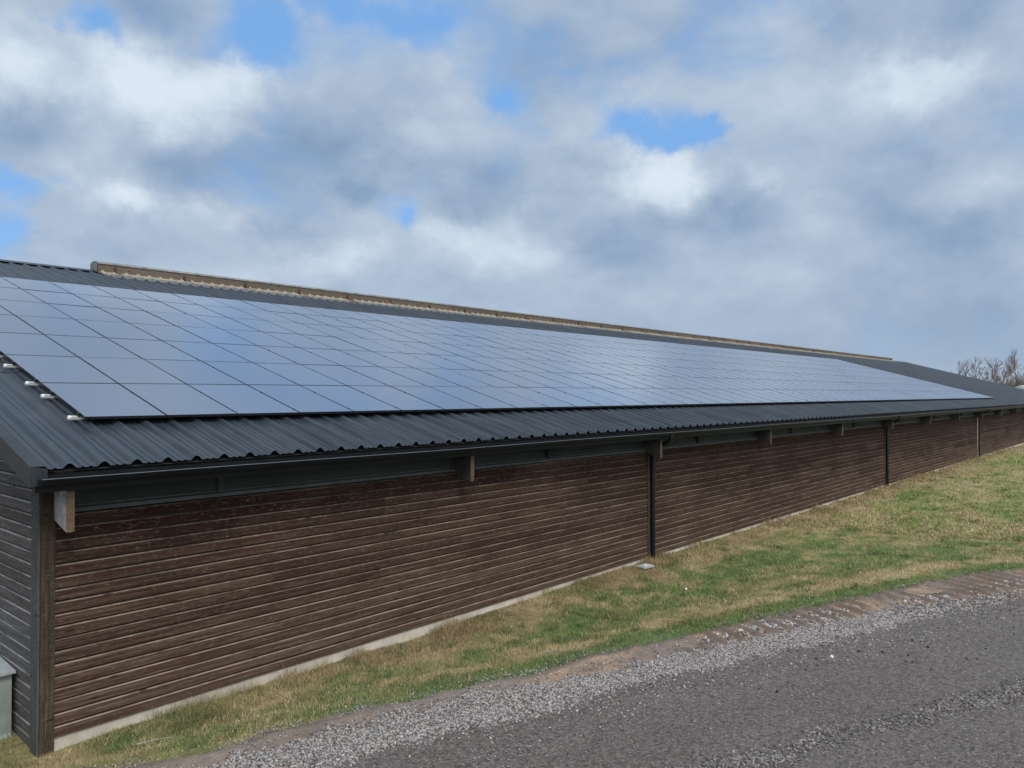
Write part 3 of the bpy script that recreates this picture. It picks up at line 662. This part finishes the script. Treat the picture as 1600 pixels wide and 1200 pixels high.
gu.build('gutter', [M['gutter'], M['lip']], barn, smooth=False)
for x in (15.48, 34.0, 52.75, 71.4, 90.1):
    z_ = zc0-rr; yp = YW-.075
    pth = [(x, yc0, z_+.03), (x, yc0, z_-.06), (x, yc0+.03, z_-.13), (x, yp-.10, 2.62), (x, yp-.02, 2.52), (x, yp, 2.42), (x, yp, 1.0), (x, yp, .03)]
    d = MB().tube(pth, .050, .050, 14)
    for zz in (2.36, .62): d.tube([(x, yp, zz), (x, yp, zz+.07)], .056, .056, 14)
    dp = d.build('downpipe', M['gutter'], barn, smooth=False)
    c_ = MB()
    for zz in (1.9, .9): c_.box((x-.075, yp-.005, zz), (x+.075, YW-.004, zz+.03))
    c_.build('pipe_clip', M['fascia'], dp)
    MB().box((x-.14, YW-.035, .02), (x-.075, YW-.014, 2.45), .8).build('pipe_batten', M['post'] if x != 52.75 else M['concrete'], barn)
# a loose cable sagging under the eaves
pts = [(10.3+i*.25, YE+.2, 2.86-.12*math.sin(math.pi*i/16)) for i in range(17)]
MB().tube(pts, .008, .008, 6).build('cable', M['fascia'], barn)

# ------------------------------------------------------------------ solar panels and rails
PW, PH, GX, GY = .999, 1.593, 1.0125, 1.605
NC, NR = 59, 7; XP0 = 3.645; YP0 = 10.15
slope = Vector((0, math.cos(ANG), math.sin(ANG))); nrm = Vector((0, -math.sin(ANG), math.cos(ANG)))
base = Vector((XP0, YP0, rz(YP0))) + nrm*.092
def frame_mb(ox=0, oy=0, mb=None):
    mb = mb or MB(); h = .034; w = .008; z1 = 0.0
    mb.box((ox, oy, 0), (ox+PW, oy+w, h)); mb.box((ox, oy+PH-w, 0), (ox+PW, oy+PH, h))
    mb.box((ox, oy+w, 0), (ox+w, oy+PH-w, h)); mb.box((ox+PW-w, oy+w, 0), (ox+PW, oy+PH-w, h)); return mb
def glass_v(ox=0, oy=0, w=.008, z=.0325): return [(ox+w, oy+w, z), (ox+PW-w, oy+w, z), (ox+PW-w, oy+PH-w, z), (ox+w, oy+PH-w, z)]
fme = frame_mb().build('frame', M['pframe']); gme = MB().add(glass_v()+[(v[0], v[1], .004) for v in glass_v()], [(0, 1, 2, 3), (7, 6, 5, 4)]).build('glass', M['glass'])
F_, G_ = fme.data, gme.data; bpy.data.objects.remove(fme); bpy.data.objects.remove(gme)
ca, sa = math.cos(R(41.16)), math.sin(R(41.16))
def proj(p):
    x, y, z = p[0], p[1], p[2]-3.85; f = x*ca+y*sa; return (800+1202*(x*sa-y*ca)/max(f, .01), 615-1202*z/max(f, .01))
cells = []
for c in range(NC):
    for r in range(NR):
        o = base + Vector((c*GX, 0, 0)) + slope*(r*GY)
        q = [proj(o+Vector((dx, 0, 0))+slope*dy) for dx, dy in ((0, 0), (PW, 0), (PW, PH), (0, PH))]
        ar = abs(sum(q[i][0]*q[(i+1) % 4][1]-q[(i+1) % 4][0]*q[i][1] for i in range(4)))/2
        vis = max(p[0] for p in q) > 0
        cells.append((ar if vis else -1, c, r, o))
cells.sort(key=lambda a: -a[0]); near = cells[:300]; rest = [a for a in cells[300:] if True]
ones = ['', 'first', 'second', 'third', 'fourth', 'fifth', 'sixth', 'seventh', 'eighth', 'ninth', 'tenth', 'eleventh', 'twelfth', 'thirteenth', 'fourteenth', 'fifteenth', 'sixteenth', 'seventeenth', 'eighteenth', 'nineteenth']
def ordn(n):
    if n < 20: return ones[n]
    a, b = divmod(n, 10); T = {2: 'twent', 3: 'thirt', 4: 'fort', 5: 'fift'}[a]
    return T+'ieth' if b == 0 else T+'y-'+ones[b]
rown = ['bottom row', 'second row up', 'third row up', 'middle row', 'third row from the top', 'second row from the top', 'top row']
GRP = 'solar panels in the big array on the barn roof'
for ar, c, r, o in near:
    e = empty('solar_panel', o, f'black framed solar panel, {rown[r]}, {ordn(c+1)} column from the array\'s left end', 'solar panel', GRP,
              (ANG+random.gauss(0, .0012), random.gauss(0, .0012), 0))
    link('frame', F_, e); link('glass', G_, e)
gm_, fm_ = MB(), MB()
Mx = Matrix.Rotation(ANG, 4, 'X')
for ar, c, r, o in rest:
    T = Matrix.Translation(o) @ Matrix.Rotation(random.gauss(0, .0012), 4, 'Y') @ Mx; q = frame_mb()
    fm_.add([T @ Vector(v) for v in q.v], q.f); fm_.add([T @ Vector(v) for v in glass_v()], [(0, 1, 2, 3)], .5, 1)
tag(fm_.build('solar_panels', [M['pframe'], M['glass']]), 'far end of the solar array where its many panels merge into one sheet', 'solar panels', GRP, 'stuff')
# mounting rails with their silver ends sticking out on the left, clamps in the gaps
rl = ['lower', 'upper']
for r in range(NR):
    for j, dy in enumerate((.16, 1.13)):
        o = base + slope*(r*GY+dy) - nrm*.044
        rt = empty('mounting_rail', o-Vector((.0, 0, 0)), f'silver ended mounting rail, {rl[j]} one under the {rown[r]} of panels', 'rail', 'mounting rails under the solar array', (ANG, 0, 0))
        cl = MB().box((-.13, -.020, 0), (NC*GX+.1, .020, .040))
        MB().tube([(-.134, 0, .022), (-.10, 0, .022)], .025, .025, 10).build('end_cap', M['white'], rt)
        for c in range(NC+1):
            cl.box((c*GX-.0125 if c else -.03, -.03, .0398), (c*GX-.0015 if c else -.004, .03, .084), m=1)
        cl.build('rail', [M['alu'], M['clamp']], rt)
        if True:
            ft = MB()
            for c in range(0, NC+1, 2): ft.box((c*GX+.12, -.018, -.044), (c*GX+.16, .018, -.001))
            ft.build('feet', M['clamp'], rt)

# ------------------------------------------------------------------ cabinet at the gable, litter, lid
cb = empty('utility_cabinet', (2.42, 9.98, -.24), 'grey green metal cabinet standing against the gable wall', 'cabinet')
MB().box((-.60, .02, .27), (.435, 1.2, .94)).build('body', M['cabinet'], cb)
MB().box((-.58, .0, -.1), (.425, 1.2, .268)).build('base', M['cabinet_base'], cb)
T = MB(); vs = [(-.64, -.05, .945), (.455, -.05, .945), (.455, 1.22, 1.02), (-.64, 1.22, 1.02)]
T.add(vs+[(x, y, z+.03) for x, y, z in vs], [(3, 2, 1, 0), (4, 5, 6, 7), (0, 1, 5, 4), (1, 2, 6, 5), (2, 3, 7, 6), (3, 0, 4, 7)]).build('lid', M['cabinet_top'], cb)
MB().box((-.05, .008, .45), (-.03, .019, .62)).build('handle', M['alu'], cb)
def hz(x, y): return float(height(np.array([x]), np.array([y]))[0])
l = MB(); l.box((-.20, -.16, 0), (.20, .12, .045)); l.box((-.17, -.13, .045), (.17, .09, .055)); l.box((-.05, -.05, .055), (.04, .02, .068), m=1)
l = l.build('drain_cover', [M['lid'], M['white']]); l.scale = (.9, .8, .6); l.location = (14.75, 9.0, hz(14.75, 9.0)+.03); l.rotation_euler = (R(4), 0, R(-6)); tag(l, 'pale grey square lid with a white spot lying in dry grass by the wall', 'drain cover')
s_ = MB().add([(-.04, -.02, 0), (.03, -.03, .01), (.045, .02, .03), (-.01, .03, .045), (-.05, .02, .015), (0, 0, .05)], [(0, 1, 5), (1, 2, 5), (2, 3, 5), (3, 4, 5), (4, 0, 5), (4, 3, 2, 1, 0)]).build('paper_scrap', M['white'])
s_.scale = (.5, .7, .6); s_.location = (13.7, 7.42, hz(13.7, 7.42)+.05); tag(s_, 'small crumpled white scrap lying out in the grass', 'litter')
v, f, c = stones(np.array([[0, 0, .01]]), np.array([.026]), np.array([[.8, .8, .78]]))
o = link('pebble', npmesh('pebble', v, f, M['stone'], c)); o.location = (10.74, 3.63, .275); tag(o, 'single bright white pebble lying on the dark road', 'stone')
MB_ = MB().tube([(3.60, 8.50, hz(3.6, 8.5)+.055), (3.78, 8.42, hz(3.78, 8.42)+.065), (3.95, 8.38, hz(3.95, 8.38)+.05)], .004, .003, 6).build('stick', M['lid'])
tag(MB_, 'thin pale stick lying in the grass near the barn corner', 'stick')

# ------------------------------------------------------------------ bare trees, thicket and a far shed
def cone(v, f, p, q, r0, r1, n=4):
    d = (q-p).normalized(); a = d.cross(Vector((.3, .9, .1))).normalized(); b = d.cross(a); o = len(v)
    for c, r in ((p, r0), (q, r1)): v += [tuple(c+(a*math.cos(2*math.pi*k/n)+b*math.sin(2*math.pi*k/n))*r) for k in range(n)]
    f += [(o+k, o+(k+1) % n, o+n+(k+1) % n, o+n+k) for k in range(n)]
def grow(v, f, p, d, L, r, depth, spread, rnd, up):
    if depth == 0 or L < .2: return
    steps = 3; q = p
    for s in range(steps):
        d = (d+Vector((rnd.gauss(0, .13), rnd.gauss(0, .13), rnd.gauss(0, .06)+up))).normalized()
        e = q+d*L/steps; cone(v, f, q, e, r*(1-.28*s/steps), r*(1-.28*(s+1)/steps)); q = e
        if s and depth > 1:
            a = rnd.uniform(0, 6.28); sd = Vector((math.cos(a), math.sin(a), rnd.uniform(.1, .6))); grow(v, f, q, (d*.5+sd*spread).normalized(), L*rnd.uniform(.45, .7), r*.5, depth-1, spread, rnd, up)
    for k in range(2):
        a = rnd.uniform(0, 6.28); sd = Vector((math.cos(a), math.sin(a), rnd.uniform(-.1, .4)))
        grow(v, f, q, (d+sd*spread*.75).normalized(), L*rnd.uniform(.6, .82), r*.66, depth-1, spread, rnd, up)
def tree(x, y, h, seed, label, spread=.7, depth=6, fork=1, crown0=.3, tw=.02):
    rnd = random.Random(seed); rt = empty('bare_tree', (x, y, -.1), label, 'tree', 'bare trees beyond the barn'); tv, tf, cv, cf = [], [], [], []
    for k in range(fork):
        d = Vector((rnd.gauss(0, .10)+(k-(fork-1)/2)*.28, rnd.gauss(0, .1)-(k-(fork-1)/2)*.30, 1)).normalized(); p = Vector((0, 0, 0)); r = h*.016
        n = 7
        for s in range(n):
            d = (d+Vector((rnd.gauss(0, .05), rnd.gauss(0, .05), .03))).normalized(); q = p+d*h*.72/n
            cone(tv, tf, p, q, r*(1-s*.11), r*(1-(s+1)*.11), 7); p = q
            if s/n >= crown0-.1:
                for z in range(2):
                    a = rnd.uniform(0, 6.28); sd = Vector((math.cos(a), math.sin(a), rnd.uniform(.3, 1.0)))
                    grow(cv, cf, p, (d*.35+sd*spread).normalized(), h*.15*rnd.uniform(.7, 1.2), h*.0055, depth-2, spread, rnd, .05)
        grow(cv, cf, p, d, h*.17, h*.007, depth-1, spread, rnd, .04)
    rt.scale = (.88, .88, .9)
    for nm, v, f, mt in (('trunk', tv, tf, M['bark']), ('crown', cv, cf, M['twig'])):
        me = bpy.data.meshes.new(nm); me.from_pydata(v, [], f); me.materials.append(mt); link(nm, me, rt)
def at(px, D):
    u = (px-800)/1202; return D*(ca+u*sa), D*(sa-u*ca)
for px, D, h, seed, lab, sp, fk, c0 in (
    (1533, 170, 11.8, 3, 'forked open crowned bare tree standing left of the other bare trees', .75, 3, .25),
    (1562, 175, 12.2, 5, 'tall thin bare tree just right of the forked one', .45, 1, .35),
    (1577, 182, 11.6, 8, 'slim bare tree between two taller ones above the thicket', .4, 1, .4),
    (1592, 168, 12.6, 12, 'broad bare tree with a dark trunk at the right edge', .7, 1, .35),
    (1552, 178, 9.3, 15, 'low slender bare tree beside the edge of the thicket', .45, 1, .3),
    (1497, 230, 10.8, 21, 'lone thin bare treetop showing above the roof slope', .25, 1, .55),
    (1479, 240, 9.6, 22, 'faint small bare treetop barely clearing the roof, leftmost of the trees', .6, 1, .4)):
    x, y = at(px, D); tree(x, y, h, seed, lab, sp, 6, fk, c0)
tv, tf = [], []; rnd = random.Random(4)
for i in range(200):
    px = 1562+150*rnd.random()**1.1; D = rnd.uniform(172, 196); x, y = at(px, D); h = rnd.uniform(4.6, 7.0)*min(1.08, .80+(px-1562)/110)
    grow(tv, tf, Vector((x, y, 0)), Vector((0, 0, 1)), h*.42, .10, 4, .38, rnd, .12)
me = bpy.data.meshes.new('thicket'); me.from_pydata(tv, [], tf); me.materials.append(M['twig'])
tag(link('thicket', me), 'brownish leafless thicket massed under the bare trees at the right', 'thicket', kind='stuff')
x, y = at(1612, 142); sh = empty('far_shed', (x, y, 0), 'pale roofed shed just peeping over the right end of the barn roof', 'shed', rot=(0, 0, R(-12)))
MB().box((-5, -4, -.2), (22, 4, 3.6)).build('wall', M['farwall'], sh)
MB().add([(-5.4, -4.5, 3.55), (22.4, -4.5, 3.55), (22.4, 0, 5.35), (-5.4, 0, 5.35), (-5.4, 4.5, 3.55), (22.4, 4.5, 3.55), (-5.4, -4.5, 3.43), (22.4, -4.5, 3.43), (22.4, 4.5, 3.43), (-5.4, 4.5, 3.43)],
         [(0, 1, 2, 3), (3, 2, 5, 4), (6, 9, 8, 7), (0, 6, 7, 1), (4, 5, 8, 9), (0, 3, 4, 9, 6), (1, 7, 8, 5, 2)]).build('roof', M['farroof'], sh)
